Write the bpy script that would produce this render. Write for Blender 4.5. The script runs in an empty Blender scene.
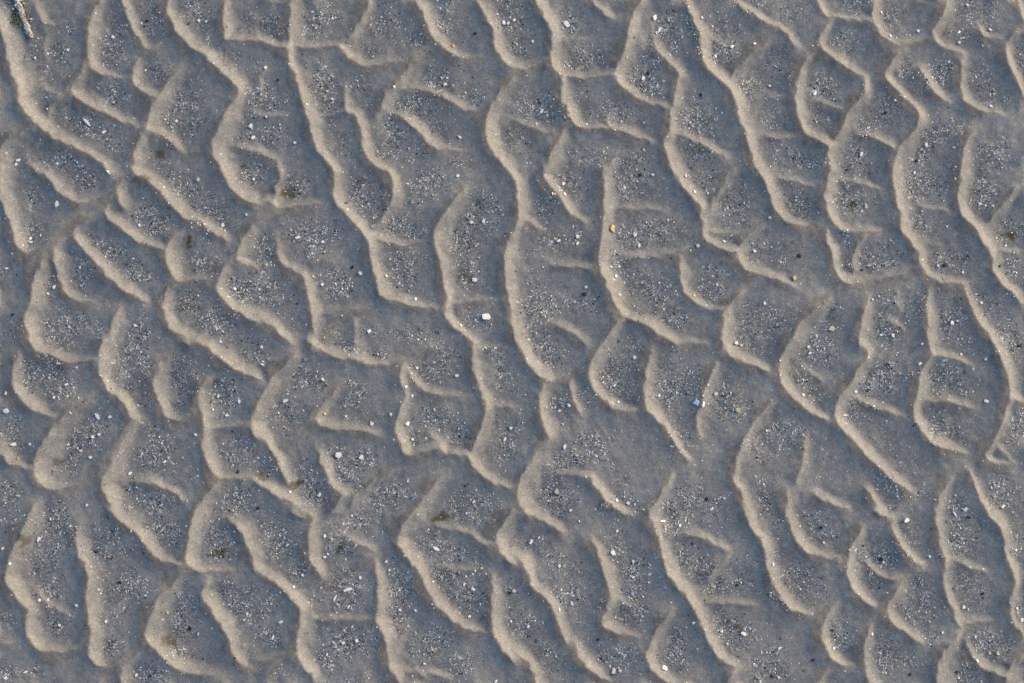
import bpy, math, random
import numpy as np
from mathutils import Vector, Matrix

random.seed(7)
rng = np.random.default_rng(11)

# ----------------------------------------------------------------------------
# scale: the survey of the sand is kept on a 1024 x 683 plan, 1.2 mm per unit
# ----------------------------------------------------------------------------
S = 0.0012
W, H = 1024, 683
SLOPE = 0.68          # steepness of the lee faces
STOSS = 0.43          # extra rise of the back slopes close to a crest

# ----------------------------------------------------------------------------
# crest survey: (column, row) sheet -> crest lines "x,y,w ..." on a 4x sheet
# ----------------------------------------------------------------------------
SHEETS = {
(0,0): """
-10,60,12 0,95,12 22,180,14 40,270,15 72,360,11 85,415,9 150,490,8 190,535,8 260,572,7 340,605,7 400,640,7 440,690,7
165,345,2 215,372,4 240,385,2
130,0,3 140,20,4 165,75,5 200,100,4 240,90,1
185,110,2 170,170,4 175,250,2
405,0,4 375,50,10 355,130,13 350,220,13 355,265,11 390,292,6 440,300,4 500,315,2
330,290,4 300,330,8 285,370,8 335,410,8 390,440,7 450,468,6 510,490,5 550,498,3
285,375,2 225,405,5 190,450,6 180,480,3
490,0,6 510,60,6 535,120,6 560,175,6 590,197,5 640,185,2
555,235,4 530,280,8 535,330,7 570,365,6 620,390,4
720,290,4 680,320,9 630,390,12 600,450,12 590,520,8 575,535,8 548,580,10 540,640,12 540,683,12
600,525,5 650,540,6 700,580,6 735,610,3
680,0,8 665,40,9 700,110,9 735,165,9 780,200,7 810,208,6 850,250,8 900,300,9 955,348,7 960,375,5 925,430,10 885,500,12 855,560,12 848,610,11 880,665,11 895,690,10
900,0,10 890,60,13 900,120,12 905,160,8 950,155,5 1023,165,5
905,165,1 865,195,4 875,230,1
140,515,3 60,545,9 10,590,13 -20,640,14 -20,690,14
950,585,3 1000,600,4 1023,605,5
110,640,2 150,690,6
""",
(1,0): """
0,150,5 40,170,6 80,195,6 130,190,3
35,280,2 10,320,5 20,370,3
20,0,4 80,12,4 120,-5,1
150,0,9 135,70,10 133,150,9 130,200,5 135,250,6 165,320,9 185,400,10 215,470,9 222,540,9 240,590,9 280,640,9 315,690,8
150,185,4 240,190,5 330,180,4
450,0,7 425,70,7 390,130,5 335,180,4
335,180,5 365,230,7 420,262,6 500,258,5 580,245,4 660,205,2
635,0,8 670,70,8 705,145,8 750,200,7 800,225,5 850,235,3 900,225,1
655,240,5 610,280,8 560,340,8 520,390,9 490,440,6 480,460,3
540,452,3 575,460,5 620,495,6 665,540,7 705,585,7 760,603,5 850,600,2
580,345,2 680,360,5 760,395,6 830,435,5 880,440,3
355,340,3 355,400,6 365,440,7 405,465,6 425,530,7 432,600,8 445,640,8 500,675,8 540,690,6
890,0,8 910,60,9 950,130,9 960,190,9 990,245,7 1023,270,5
1023,325,5 960,400,8 930,450,12 918,520,13 930,590,11 970,640,10 1010,690,10
0,460,3 120,460,3
0,600,6 60,630,4
80,640,4 90,690,6
240,460,3 300,462,3 360,440,2
""",
(2,0): """
-10,268,5 30,278,6 60,278,5 110,260,4 145,240,2
95,0,8 125,60,10 165,140,10 155,210,12 165,270,11 205,308,6 290,315,6 400,305,4
200,315,4 195,370,8 215,440,10 245,500,9 290,515,6 370,515,4
385,460,3 385,500,5 400,515,6 470,535,6 550,570,3
305,0,5 350,40,6 400,80,4 440,70,1
525,-10,8 510,20,11 480,60,12 465,130,13 445,210,11 410,280,9 415,325,8 470,375,6 540,410,5 620,435,3
550,90,2 570,180,4 600,225,6 650,275,6 668,290,5 655,340,8 650,400,8 628,440,8 630,520,9 612,570,9 615,620,10 640,690,10
660,535,3 720,560,5 790,590,5 850,630,3
700,0,6 715,60,9 755,150,9 755,220,11 780,280,9 850,335,9 885,380,9 905,440,9 925,520,9 950,590,9 965,650,9 985,690,9
885,0,5 940,45,6 1023,90,5
1010,180,6 930,240,8 885,300,8 880,330,3
0,480,3 60,500,5 110,525,5 160,530,3
215,525,4 165,600,12 130,690,13
410,640,5 370,690,8
200,160,2 300,150,1
780,140,2 860,185,2
""",
(3,0): """
0,95,4 60,120,6 110,185,4
195,0,7 215,45,7 245,72,6 310,75,5 400,92,3
250,85,3 215,140,7 200,190,7 260,230,6 320,275,6 375,300,4
165,225,3 130,270,7 110,350,9 112,420,9 128,500,8 150,545,7 230,580,6 240,600,6 245,690,11
430,0,7 410,80,8 450,140,7 500,183,5 560,170,2 640,155,1
385,310,3 385,370,9 340,430,10 305,480,9 270,550,9 240,600,11
200,400,3 250,425,4 295,440,2
545,195,3 500,240,6 460,300,8 500,345,6 555,405,6 600,455,6 600,490,9 560,550,11 510,610,11 497,690,10
610,275,5 640,330,6 690,395,6 730,410,3
720,-10,10 700,60,9 650,140,8 690,185,6 780,215,4
845,110,4 870,155,5 930,160,2
775,230,3 775,300,6 768,380,8 800,425,7 870,445,5 940,460,2
1000,-10,6 1005,60,6 1030,120,4
1000,130,5 945,170,8 950,230,8 980,310,8 1023,400,8
820,520,3 780,590,10 765,690,11
360,540,4 430,550,5 490,590,5
0,385,3 60,385,2
0,555,5 80,550,4
590,0,4 640,15,2
""",
(0,1): """
-20,0,14 -15,30,15 5,110,15 40,200,12 62,280,10 95,330,7 140,325,3 190,290,1
150,-5,6 200,30,8 240,85,9 290,125,7 340,122,3
545,15,3 490,40,5 470,90,9 500,150,4
430,140,4 415,170,6 470,215,7 530,260,7 590,300,6 650,310,4
540,0,7 600,40,7 640,85,8 690,140,9 740,180,7 790,200,7 850,240,6 910,275,4
890,0,11 915,60,11 960,105,10 1023,130,8
370,190,3 310,220,7 290,260,7 330,300,6 390,370,7 430,425,9 500,472,8 585,522,4
260,270,3 215,300,8 215,340,9 235,400,9 250,480,8 290,515,6 370,525,3
170,368,5 140,420,10 140,510,10 110,570,13 105,620,13 130,690,12
740,240,2 690,265,6 665,310,11 665,360,13 690,410,10 712,445,6 760,440,5 830,430,3
700,460,4 655,500,8 655,570,9 680,630,9 740,665,7 800,690,7
1023,210,4 970,270,11 950,340,9
950,355,4 1023,385,3
900,390,6 872,440,12 875,490,10 930,550,9 1000,590,9 1023,600,8
480,545,3 470,570,6 450,630,9 430,690,10
""",
(1,1): """
0,125,5 70,125,6
60,175,2 0,210,5
95,-5,6 75,100,6 70,125,4
70,125,4 95,155,6 150,140,5 245,130,3
315,0,8 305,80,8 325,130,8 380,190,8 430,245,8 455,280,6 465,350,10 480,430,10 495,490,9 530,520,7 600,525,6 660,545,5 715,555,3
470,265,4 530,290,6 590,300,5 650,285,3
500,-5,5 540,15,5 555,60,9 545,120,9 515,180,6 490,210,4 470,235,3
830,80,6 770,150,12 720,225,14 715,290,13 740,370,10 745,440,9 765,520,5 755,570,7 780,620,7 850,670,7 880,690,7
790,530,3 860,520,5 950,520,2
1015,265,8 1000,310,9 995,380,9 1000,470,9 1015,560,9 1025,610,9
0,575,7 60,610,6 110,660,6 150,690,3
80,260,3 85,330,5 95,365,6 150,395,5 195,415,5 205,460,8 220,540,9 235,600,7 225,690,9
310,365,3 240,390,4 215,410,3
270,570,3 340,560,4 430,545,2
390,590,3 400,690,4
0,380,4 50,380,3
1000,-10,9 1023,20,9
""",
(2,1): """
0,15,9 15,50,10 25,120,10 30,190,11 5,250,10 -10,280,8
60,200,5 130,240,3
125,-5,8 130,20,9 165,75,8 205,130,7 240,180,6 290,205,3
365,0,10 372,80,11 365,180,11 358,250,11 347,330,11 350,390,11 385,460,11 405,530,11 435,575,9 500,600,7 555,625,8 600,660,8 650,690,7
400,155,3 500,148,4 610,148,2
160,380,4 230,380,5 310,385,3
460,345,3 540,350,5 640,325,4 720,300,2
640,0,9 685,70,8 740,125,8 760,190,7 762,265,6 790,290,5 850,315,5 895,320,5 905,365,8 940,405,7 1023,415,5
885,0,4 840,60,5 805,120,5 800,170,2
780,240,3 860,250,3 940,240,1
1000,225,3 930,270,5 900,320,8
975,-5,10 1010,40,10 1023,80,10
670,345,4 680,420,7 690,495,6 740,530,6 800,555,4 850,550,2
920,485,5 860,540,9 845,600,10 840,690,10
155,610,3 230,630,5 290,690,4
430,600,5 385,660,8 365,690,9
590,560,4 555,600,4
-5,620,11 20,690,10
""",
(3,1): """
0,80,10 20,160,10 60,195,8 110,215,5 190,215,3
30,20,3 90,35,5 170,60,3
245,0,9 222,80,9 230,150,9 262,215,8 320,240,5 380,235,4 460,235,2
290,40,3 370,50,6 440,75,3
495,0,11 500,60,10 520,150,9 530,240,9 580,300,9 600,340,8 610,390,9 640,430,8 690,440,6 780,450,4
600,140,2 650,150,4 720,160,2
770,0,11 760,80,11 760,160,11 800,210,9 850,270,9 895,340,7 895,410,8 940,460,9 990,500,8 1023,540,7
990,70,4 940,140,6 880,200,5 870,240,4
240,235,4 222,265,7 260,330,6 262,400,6 290,440,6 330,448,5 400,440,4 540,410,3
380,270,5 330,330,7 345,400,4
0,425,5 60,435,5 110,470,3
250,515,4 180,560,9 120,610,11 85,690,12
400,500,4 380,560,8 362,690,9
510,490,2 525,560,3
490,600,3 540,640,3
640,480,4 628,560,10 645,690,8
785,470,4 810,540,7 850,620,8 900,690,8
920,320,3 1023,325,4
600,280,2 700,300,1
""",
(0,2): """
125,0,8 160,40,8 240,65,7 320,78,5 390,70,3
375,240,4 300,270,8 230,330,13 180,400,15 140,480,16 150,560,10 220,590,6 290,575,4 340,540,2
70,50,5 50,140,9 60,200,6 100,240,8 160,285,8 220,300,3
-10,425,8 0,435,8 50,490,7 130,500,3
415,0,11 405,80,12 408,150,10 440,195,7 490,230,6 520,280,8 545,310,6
680,60,4 625,120,10 610,170,11 640,240,10 660,295,7 710,315,4 760,290,2
830,150,5 795,190,12 797,270,12 825,350,5 810,400,10 830,480,10 865,548,5 930,545,4 1023,540,4
840,345,4 900,345,5 970,325,3
535,340,5 470,440,12 420,530,14 410,580,12 440,640,11 470,690,10
530,560,4 620,560,6 680,590,6 735,630,4
860,580,6 820,620,9 780,690,9
160,640,4 125,690,10
745,0,4 830,8,6 850,45,8 900,75,9 960,112,9 1023,140,7
1015,290,8 1003,320,8 1010,360,8 1023,375,8
""",
(1,2): """
-5,130,4 30,160,1
215,0,8 270,40,7 340,65,7 400,65,5
400,65,6 450,90,6 530,90,4 590,70,3
160,60,6 60,150,9 15,230,12 0,300,10
-5,345,9 40,400,7 70,440,6 100,500,8 120,550,7 140,590,3
330,190,4 260,250,7 240,300,8 260,335,6 340,350,5 430,345,5 490,375,3
250,440,5 280,520,7 310,590,7 360,610,5
560,510,3 470,560,6 400,610,6 380,650,4
350,620,5 290,690,6
600,80,4 570,130,6 600,200,3 580,270,8 555,340,10 570,400,11 610,460,8 670,435,6 740,420,4
600,100,4 640,180,5 700,210,4 820,215,3
700,20,3 640,50,5 600,80,4
690,365,3 735,400,4
735,420,8 760,460,7 790,440,4 850,455,4 880,510,9 940,560,7 1010,580,4
870,10,5 865,80,8 885,170,9 930,245,6 910,320,11 880,400,11 860,455,5
950,255,4 1023,262,4
880,20,3 980,20,2
740,550,4 680,610,10 630,690,10
0,560,5 60,590,6 130,640,8 215,690,7
""",
(2,2): """
20,0,9 50,70,10 100,125,9 150,155,6
125,180,5 100,260,10 125,330,10 150,375,5
235,160,5 240,220,7 275,285,4
365,0,9 310,90,11 305,130,10 320,180,7 370,240,6 430,275,5 500,275,2
555,40,5 535,120,10 530,250,10 560,290,8 610,340,7 650,400,6 700,470,5
810,90,5 770,180,9 750,260,9 740,330,7 745,380,4
150,380,6 80,460,12 25,560,14 20,620,13 60,690,9
180,530,3 320,535,3
320,535,5 350,600,9 390,660,7 480,690,3
640,520,4 600,600,6 555,690,10
895,560,6 930,640,8 950,690,8
640,0,4 780,10,3
840,0,9 860,45,7 920,80,7 1010,110,6
1030,250,6 960,330,8 910,430,8 880,520,6 895,570,5
""",
(3,2): """
100,-10,12 60,40,11 38,100,11 50,170,10 100,225,9 170,285,8 230,310,4
370,0,8 405,50,8 370,90,8 310,190,9 262,260,9 265,320,9 320,370,8 370,430,8 430,490,8 500,550,7 570,600,4
640,0,7 655,45,5 700,55,5 760,70,6 820,95,3
650,60,5 610,120,9 600,200,9 580,280,9 590,330,9 640,385,8 720,440,6 790,445,3
890,0,9 930,60,9 955,150,9 965,215,8 945,270,8 930,330,7 890,400,6 865,460,6 900,490,5 960,490,3
980,225,6 1023,240,5
360,230,4 430,265,6 530,290,4
640,235,4 730,240,6 820,265,3
150,110,3 220,150,4
75,600,5 70,690,8
190,610,5 250,650,6 320,670,3
390,590,6 430,650,7 470,690,4
730,550,4 690,600,7 665,690,9
800,520,5 850,640,8 880,690,8
150,380,4 140,480,5 110,560,4
900,400,3 980,490,3
""",
(0,3): """
130,0,12 80,110,12 35,200,12 18,260,11 50,320,10 120,380,9 110,450,10 115,500,10 160,550,8 220,560,5 310,545,2
150,330,4 180,365,5 240,395,4 280,405,2
325,50,5 305,120,10 330,200,10 360,250,5 348,330,12 355,410,12 370,480,9 360,540,11 375,600,8 430,620,4 500,560,2
450,0,9 490,35,10 560,95,9 600,150,9 650,200,7 730,205,3
785,0,9 755,110,12 740,200,10 790,240,6 850,230,4 920,235,3
720,265,5 640,330,14 595,430,15 585,510,12 640,570,11 720,630,9 800,650,6 870,640,2
830,280,6 810,320,8 850,400,9 920,490,9 930,570,10 980,630,6 1010,620,2
550,565,5 500,600,6 485,640,7 490,690,10
910,30,4 960,60,9 1000,150,9 1023,230,7
0,530,3 60,520,2
""",
(1,3): """
0,220,7 30,250,7 100,290,7 160,350,7 190,400,7 165,500,12 165,560,11 190,620,9 235,650,5 240,690,8
-5,130,5 10,190,5
330,-5,5 300,0,6
225,20,7 210,120,10 215,190,9 260,255,6
150,0,5 190,20,4
225,400,3 230,425,4 300,432,4 450,425,3
360,100,4 420,130,5 470,150,3
475,190,4 490,280,8 495,350,10 480,430,12 520,500,8 530,540,6 530,600,9 560,660,6 575,690,5
590,640,3 680,645,5 780,670,3
720,60,3 800,70,4 860,90,5 900,125,4 945,130,2
1025,-5,9 985,40,12 955,100,13 970,160,11 1023,200,9
945,260,6 945,330,12 940,460,12 970,530,11 1023,590,9
0,600,3 100,570,4
30,690,4 50,650,2
630,0,8 570,80,10 570,130,9 630,200,9 670,270,9 710,350,8 760,410,8 830,460,7 910,480,3
720,215,2 800,235,4 870,230,2
600,480,3 560,525,4
""",
(2,3): """
60,0,6 130,40,7 200,80,5
-5,160,7 60,215,7 80,300,6 150,345,7 175,410,10 200,490,8 215,520,4
245,520,4 270,590,8 340,650,7 385,680,5
320,110,4 350,180,8 380,260,10 400,340,10 370,400,9 360,460,8 430,480,6 510,500,2
420,350,4 490,380,3
640,390,5 570,480,8 540,560,7 545,610,8 590,660,8 640,690,8
690,90,3 760,100,6 800,130,5 860,150,3
850,190,5 780,260,6
780,370,3 880,360,4 980,370,3
890,640,5 850,690,7
0,550,6 60,590,6 85,620,6 100,690,7
550,0,8 580,80,9 600,170,9 630,260,9 700,340,9 745,410,9 780,510,9 830,590,8 890,615,4
930,0,8 960,70,9 1010,140,8 1015,200,8 1030,270,9
""",
(3,3): """
0,230,9 40,330,9 100,390,8 170,408,3
75,0,8 95,80,9 130,140,9 200,180,7 280,175,3
430,0,5 495,20,3
495,20,3 490,70,6 530,140,7 570,190,6 610,215,4
665,0,8 680,90,9 712,200,5 695,260,8 715,350,8 765,455,4
875,0,8 930,75,9 945,170,9 985,280,6 965,340,9 965,430,9 1023,500,8
380,60,5 325,140,9 310,210,9 320,280,9 360,345,8 420,372,4
390,200,4 430,245,6 480,270,6 530,255,3
610,230,4 550,250,6 490,350,7 468,400,8 500,450,7 560,490,7 610,525,3
725,190,3 800,210,5 870,240,3
780,440,3 890,435,3
270,370,3 215,440,7 205,500,9 240,570,8 290,605,6 340,615,2
240,640,4 190,690,6
405,460,5 380,530,9 385,620,8 405,690,6
760,490,5 700,550,9 680,600,9 672,690,9
790,510,3 800,560,5 850,610,6 940,655,5
1023,570,6 970,610,9 935,690,9
""",
}
# far walls of the cups: no lee face, only the wall that climbs out of the hollow
WALLS = {
(0,0): "350,230,3 300,320,9 240,370,9 190,440,4|840,570,4 780,600,6 740,630,3|640,160,2 600,205,4 560,215,2",
(0,1): "300,160,5 220,250,10 165,320,9 130,350,4|470,60,4 420,110,7 340,130,4|735,235,4 690,260,6 655,300,4|965,290,4 900,390,8 850,430,7 770,445,3",
(1,1): "440,545,4 330,575,7 265,620,7 245,680,4|760,520,3 735,555,5 700,560,2",
(3,1): "600,375,4 550,400,7 470,412,4|220,205,3 170,215,4",
(0,2): "440,-20,5 400,50,8 330,80,4|690,20,4 640,80,8 560,140,8 500,190,4|525,325,5 460,410,11 380,500,12 300,560,10 220,592,5|800,160,4 775,260,8 720,315,5|640,285,3 560,322,3|1010,300,4 975,335,7 900,350,4",
(1,2): "260,230,4 210,300,9 130,390,10 80,440,5|730,420,3 680,438,4 640,460,3",
(2,2): "240,110,4 200,145,6 130,158,4|140,375,3 70,440,6",
(0,3): "530,540,3 480,590,8 430,622,5|350,490,3 310,545,7 220,565,4|1015,590,3 985,632,3",
(1,3): "480,150,4 420,190,7 350,230,6 280,290,4|165,560,4 90,590,6 10,640,4|475,400,4 450,430,5 400,438,3",
(3,3): "560,190,3 545,240,5 500,265,4|300,150,3 280,175,5",
(2,1): "730,290,4 690,320,5 560,350,2",
(1,0): "700,180,4 660,212,7 560,250,4",
(3,0): "690,110,3 640,150,6 560,172,6 510,185,4|1010,110,3 960,150,6 900,165,4",
}
ROWY = {0: 0, 1: 171, 2: 342, 3: 512}
LINES = []
for (c, r), txt in SHEETS.items():
    for ln in txt.strip().splitlines():
        pts = [tuple(float(v) for v in t.split(',')) for t in ln.split()]
        LINES.append(np.array([(256 * c + x / 4, ROWY[r] + y / 4, w) for x, y, w in pts]))
NRIDGE = len(LINES)
for (c, r), txt in WALLS.items():
    for ln in txt.split('|'):
        pts = [tuple(float(v) for v in t.split(',')) for t in ln.split()]
        LINES.append(np.array([(256 * c + x / 4, ROWY[r] + y / 4, w) for x, y, w in pts]))

# ----------------------------------------------------------------------------
# height field: steep lee faces below the crests, everything else follows
# ----------------------------------------------------------------------------
def smooth_noise(scale, seed, aniso=None):
    g = np.random.default_rng(seed).standard_normal((H, W))
    ky = np.fft.fftfreq(H)[:, None]; kx = np.fft.fftfreq(W)[None, :]
    k2 = (kx ** 2 + ky ** 2)
    f = np.fft.ifft2(np.fft.fft2(g) * np.exp(-k2 * (scale * 2.2) ** 2)).real
    return (f - f.mean()) / f.std()

def chaikin(p):
    for _ in range(2):
        q = [p[0]]
        for a, b in zip(p[:-1], p[1:]):
            q += [a * .75 + b * .25, a * .25 + b * .75]
        q.append(p[-1])
        p = np.array(q)
    return p

def sstep(a, b, x):
    t = np.clip((x - a) / (b - a), 0, 1)
    return t * t * (3 - 2 * t)

wig = smooth_noise(5, 1) * 0.8 + smooth_noise(2.2, 2) * 0.4
top = np.clip(6.2 + 2.8 * smooth_noise(13, 77), 2.0, 12)
wid = 1 + 0.20 * smooth_noise(6, 3)
best = np.zeros((H, W)); GX = np.zeros((H, W)); GY = np.zeros((H, W))
sbest = np.zeros((H, W)); SX = np.zeros((H, W)); SY = np.zeros((H, W))
grit_d = np.zeros((H, W))
tbest = np.zeros((H, W)); TX = np.zeros((H, W)); TY = np.zeros((H, W)); TAIL = 0.13; plateau_tone = np.zeros((H, W))
for li, L in enumerate(LINES):
    wall = li >= NRIDGE
    p = chaikin(L)
    R = 52
    x0 = int(max(0, p[:, 0].min() - R)); x1 = int(min(W, p[:, 0].max() + R))
    y0 = int(max(0, p[:, 1].min() - R)); y1 = int(min(H, p[:, 1].max() + R))
    if x1 <= x0 or y1 <= y0: continue
    X, Y = np.meshgrid(np.arange(x0, x1) + .5, np.arange(y0, y1) + .5)
    bd = np.full(X.shape, 1e9); sd = np.zeros(X.shape); bw = np.zeros(X.shape)
    nx = np.zeros(X.shape); ny = np.zeros(X.shape); ofs = np.zeros(X.shape)
    nseg = len(p) - 1
    for i in range(nseg):
        a, b = p[i], p[i + 1]
        d = b[:2] - a[:2]; l = math.hypot(*d)
        if l < 1e-6: continue
        tr = ((X - a[0]) * d[0] + (Y - a[1]) * d[1]) / l ** 2
        t = np.clip(tr, 0, 1)
        qx = X - a[0] - t * d[0]; qy = Y - a[1] - t * d[1]
        dist = np.hypot(qx, qy)
        n = np.array((d[1], -d[0])) / l
        side = np.sign((X - a[0]) * n[0] + (Y - a[1]) * n[1])
        m = dist < bd - 1e-9
        bd[m] = dist[m]; sd[m] = (side * dist)[m]
        bw[m] = (a[2] + t * (b[2] - a[2]))[m]
        # normal turns with the offset vector so that faces stay round at bends
        vx = np.where(dist > 1.0, side * qx / np.maximum(dist, 1e-6), n[0])
        vy = np.where(dist > 1.0, side * qy / np.maximum(dist, 1e-6), n[1])
        nx[m] = (0.5 * vx + 0.5 * n[0])[m]; ny[m] = (0.5 * vy + 0.5 * n[1])[m]
        over = np.zeros(X.shape)
        if i == 0: over = np.maximum(over, -tr * l)
        if i == nseg - 1: over = np.maximum(over, (tr - 1) * l)
        ofs[m] = over[m]
    sl = (slice(y0, y1), slice(x0, x1))
    bw = np.maximum(bw, .5); nn = np.maximum(np.hypot(nx, ny), 1e-6)
    weff = np.sqrt(bw ** 2 + 14) * wid[sl]
    dd = sd + wig[sl]
    amp = 1.05 * np.clip(bw / 6.0, 0.2, 1.0) ** 0.75
    lee = sstep(-0.45, 0.55, dd) * ((1 - sstep(0.35, 1.6, dd / weff)) + .15 * np.exp(-np.maximum(dd, 0) / 2.2)) * amp * (.95 + .65 * np.abs(ny)) * np.exp(-np.maximum(ofs, 0) / (0.5 * bw + 1))
    if wall: lee = lee * .22
    tail = (0 if wall else 1) * sstep(-.5, 2, dd) * np.exp(-np.maximum(dd - bw, 0) / 16.0) * np.clip(bw / 9, 0, 1) * np.exp(-np.maximum(ofs, 0) / 4)
    m = tail > tbest[sl]
    tbest[sl][m] = tail[m]; TX[sl][m] = (-TAIL * tail * nx)[m]; TY[sl][m] = (-TAIL * tail * ny)[m]
    m = lee > best[sl]
    best[sl][m] = lee[m]; GX[sl][m] = (-SLOPE * lee * nx)[m]; GY[sl][m] = (-SLOPE * lee * ny)[m]
    if wall:
        st = np.where(dd < 0.6, sstep(-.8, 1, -dd) * np.exp(np.minimum(dd, 0) / 9.0), 0) * 1.25 * np.clip(bw / 8, 0, 1.2) * np.exp(-np.maximum(ofs, 0) / 4)
    else: st = np.where(dd < 0, (0.12 + .88 * sstep(-1.6, 1.6, -dd - top[sl])) * np.exp(np.minimum(dd + top[sl], 0) / 11.0), 0) * np.clip(bw / 8, 0, 1) * np.exp(-np.maximum(ofs, 0) / 4)
    m = st > sbest[sl]
    sbest[sl][m] = st[m]; SX[sl][m] = (STOSS * st * nx)[m]; SY[sl][m] = (STOSS * st * ny)[m]
    if wall: cr = sstep(-1.2, .8, dd) * (1 - sstep(5, 13, dd)) * np.clip(bw / 6, 0, 1)
    else: cr = sstep(-.8, .8, -dd) * (1 - sstep(-1.0, 2.5, -dd - top[sl])) * np.clip(bw / 6, .2, 1)
    plateau_tone[sl] = np.maximum(plateau_tone[sl], cr * np.exp(-np.maximum(ofs, 0) / 4))
    gr = (0 if wall else 1) * np.exp(-((dd - (bw * 1.3 + 12)) / np.where(dd < bw * 1.3 + 12, 8.0, 14.0)) ** 2) * (dd > 0) * np.clip(bw / 8, 0.2, 1) * np.exp(-np.maximum(ofs, 0) / 5)
    grit_d[sl] = np.maximum(grit_d[sl], gr)
k = np.clip(1 - best, 0, 1)
plateau_tone *= np.clip(1 - best * 1.3, 0, 1)
GX += (SX + TX) * k; GY += (SY + TY) * k
KX = 2 * np.pi * np.fft.fftfreq(W)[None, :]; KY = 2 * np.pi * np.fft.fftfreq(H)[:, None]
K2 = KX ** 2 + KY ** 2 + (2 * np.pi / 420) ** 2
HF = np.fft.ifft2((-1j * KX * np.fft.fft2(GX) - 1j * KY * np.fft.fft2(GY)) / K2).real
soft = np.exp(-(KX ** 2 + KY ** 2) * 0.36 ** 2 / 2)
HF = np.fft.ifft2(np.fft.fft2(HF) * soft).real
HF += smooth_noise(14, 5) * 0.28 + smooth_noise(6, 6) * 0.15 + smooth_noise(3.2, 88) * 0.06 + smooth_noise(2.0, 8) * 0.035 + smooth_noise(1.0, 9) * 0.022
HF -= HF.mean()

# where the coarse grit and the shell bits gather: hollows away from the lee faces
low = np.fft.ifft2(np.fft.fft2(HF) * np.exp(-(KX ** 2 + KY ** 2) * 30 ** 2 / 2)).real
rel = HF - low
hollow = sstep(0.6, -2.2, rel) if False else 1 - sstep(-2.0, 0.8, rel)
patch = sstep(-0.9, 0.9, smooth_noise(9, 21))
grit = np.clip(grit_d * (0.35 + 0.65 * hollow) * (0.35 + 0.65 * patch) * (1 - 0.9 * sstep(0.15, .6, best)), 0, 1)
grit = np.fft.ifft2(np.fft.fft2(grit) * np.exp(-(KX ** 2 + KY ** 2) * 2.0 ** 2 / 2)).real
grit = np.clip(grit * 1.35, 0, 1)

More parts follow.
